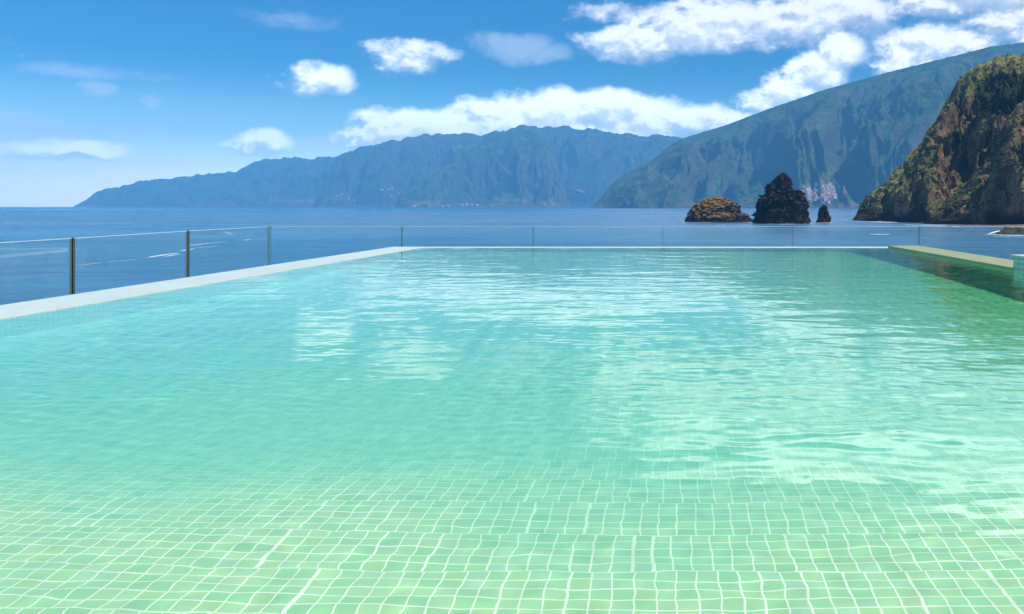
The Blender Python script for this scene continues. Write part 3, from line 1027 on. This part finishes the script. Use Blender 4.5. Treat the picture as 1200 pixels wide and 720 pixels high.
def build_water():
    rng = np.random.default_rng(8)
    xs = np.linspace(XL - .003, XR + .003, 480)
    ys = np.concatenate([np.linspace(YN, 4.5, 480), np.linspace(4.5, YFO - .01, 420)[1:]])
    X, Y = np.meshgrid(xs, ys)
    Z = np.zeros_like(X)
    N = 80
    for i in range(N):
        lam = .065 * (1.2 / .065) ** rng.random()
        th = rng.normal(R(84), .6 if lam > .25 else 1.1)
        kk = 2 * math.pi / lam
        sl_ = .0155 * math.sqrt(2 / N) * (lam / .3) ** -.5
        ph = rng.random() * 6.28
        wx, wy = rng.normal(size=2) * .25
        Z += sl_ / kk * np.sin(kk * (X * math.cos(th) + Y * math.sin(th)) + ph + 1.2 * np.sin(X * wx * 3 + ph) + 1.2 * np.sin(Y * wy * 3 - ph))
    gust = .75 + .55 * fbm(X / 2.5, Y / 3.5, 2, 3)
    Z = Z * np.clip(gust, .35, 1.5)
    edge = np.clip((YFO - Y) / .4, 0, 1)
    Z = Z * (.25 + .75 * edge)
    o = link('pool_water', grid_mesh('pool_water', np.stack([X, Y, Z], -1)), M['pool_water'])
    tag(o, kind='structure')
    o.cycles.is_caustics_caster = True


build_water()


def build_terrace():
    b = MB()
    b.box(XLO + .3, 9.0, YN - 6, YFO - .5, -10.8, -1.62)
    b.box(XRO + .5, 9.0, YN - 6, 9.0, -1.618, -.3)
    b.box(XLO - .6, 9.0, YN - 9, YN - .62, -1.618, -.02)
    b.box(XLO - 2.6, XLO + .298, YN - 9, YFO + 1.2, -2.2, -1.1)      # overflow ledge below the left edge
    b.box(XLO + .30, 9.0, YFO - .05, YFO + 1.2, -2.2, -1.1)          # and below the far edge
    b.box(XLO - 2.4, XLO + .25, YN - 8, YFO + 1.0, -10.8, -2.202)
    tag(b.build('pool_terrace', M['stone']), kind='structure')


build_terrace()


# ---------------------------------------------------------------- glass balustrades
def panel(root, a, b, z0, z1, th=.017):
    m = MB()
    m.bar(a, b, th, z0, z1)
    o = m.build('glass_panel', M['glass'], root)
    e = MB()                                  # the polished rim of the pane
    d = Vector((b[0] - a[0], b[1] - a[1])).normalized()
    v = MB()
    for s, t_ in ((a, 1), (b, -1)):
        s2 = (s[0] + d.x * .003 * t_, s[1] + d.y * .003 * t_)
        v.bar((s[0] - d.x * .001 * t_, s[1] - d.y * .001 * t_), s2, th + .001, z0, z1 + .001)
    e.bar(a, b, th + .001, z1 - .001, z1 + .004)
    e.build('panel_edge', M['glass_edge'], o)
    v.build('panel_edge', M['glass_side'], o)


def build_glass():
    far = empty('glass_balustrade')
    tag(far, 'frameless clear glass balustrade along the far end of the pool, facing the sea', 'glass railing')
    Yg, top, bot = 14.75, .318, -1.06
    xs = [(p - PX0) / F * Yg for p in (317, 471, 625, 777, 929, 1077, 1229)]
    for a, b in zip(xs[:-1], xs[1:]):
        panel(far, (a + .004, Yg), (b - .004, Yg), bot, top)
    r = MB()
    r.box(xs[0], xs[-1], Yg - .04, Yg + .04, -1.098, -1.0)
    r.build('base_rail', M['rail'], far)
    left = empty('glass_balustrade')
    tag(left, 'clear glass balustrade with slim dark posts beyond the left pool edge', 'glass railing')
    P = [(-5.62, 1.5), (-5.80, 4.0), (-5.96, 6.6), (-6.13, 9.26), (-6.40, 12.0), (-6.50, 14.70)]
    tops = [.318] * 6
    for (a, b) in zip(P[:-1], P[1:]):
        d = Vector((b[0] - a[0], b[1] - a[1])).normalized() * .03
        panel(left, (a[0] + d.x, a[1] + d.y), (b[0] - d.x, b[1] - d.y), bot, top)
    for p in P[:-1]:
        m = MB()
        m.box(p[0] - .014, p[0] + .010, p[1] - .009, p[1] + .009, -1.098, .325)
        o = m.build('post', M['post'], left, .002)
        m = MB()
        m.box(p[0] + .0105, p[0] + .0145, p[1] - .003, p[1] + .004, -1.098, .322)
        m.build('post_channel', M['post_pale'], o, .002)
    r = MB()
    for a, b in zip(P[:-1], P[1:]):
        r.bar(a, b, .06, -1.097, -1.02)
    r.build('base_rail', M['rail'], left)


build_glass()

# ---------------------------------------------------------------- air
def build_haze():
    b = MB()
    b.box(HAZE_X0, HAZE_X1, HAZE_Y0, HAZE_Y1, SEA - 1, HAZE_TOP)
    m, k, out = material('sea haze')
    pv = k.n('ShaderNodeVolumePrincipled', {'Color': (.18, .56, 1.0), 'Density': 9.0e-5, 'Anisotropy': -.2})
    k.link(pv.outputs[0], out.inputs['Volume'])
    tag(b.build('haze', m), kind='stuff')


build_haze()
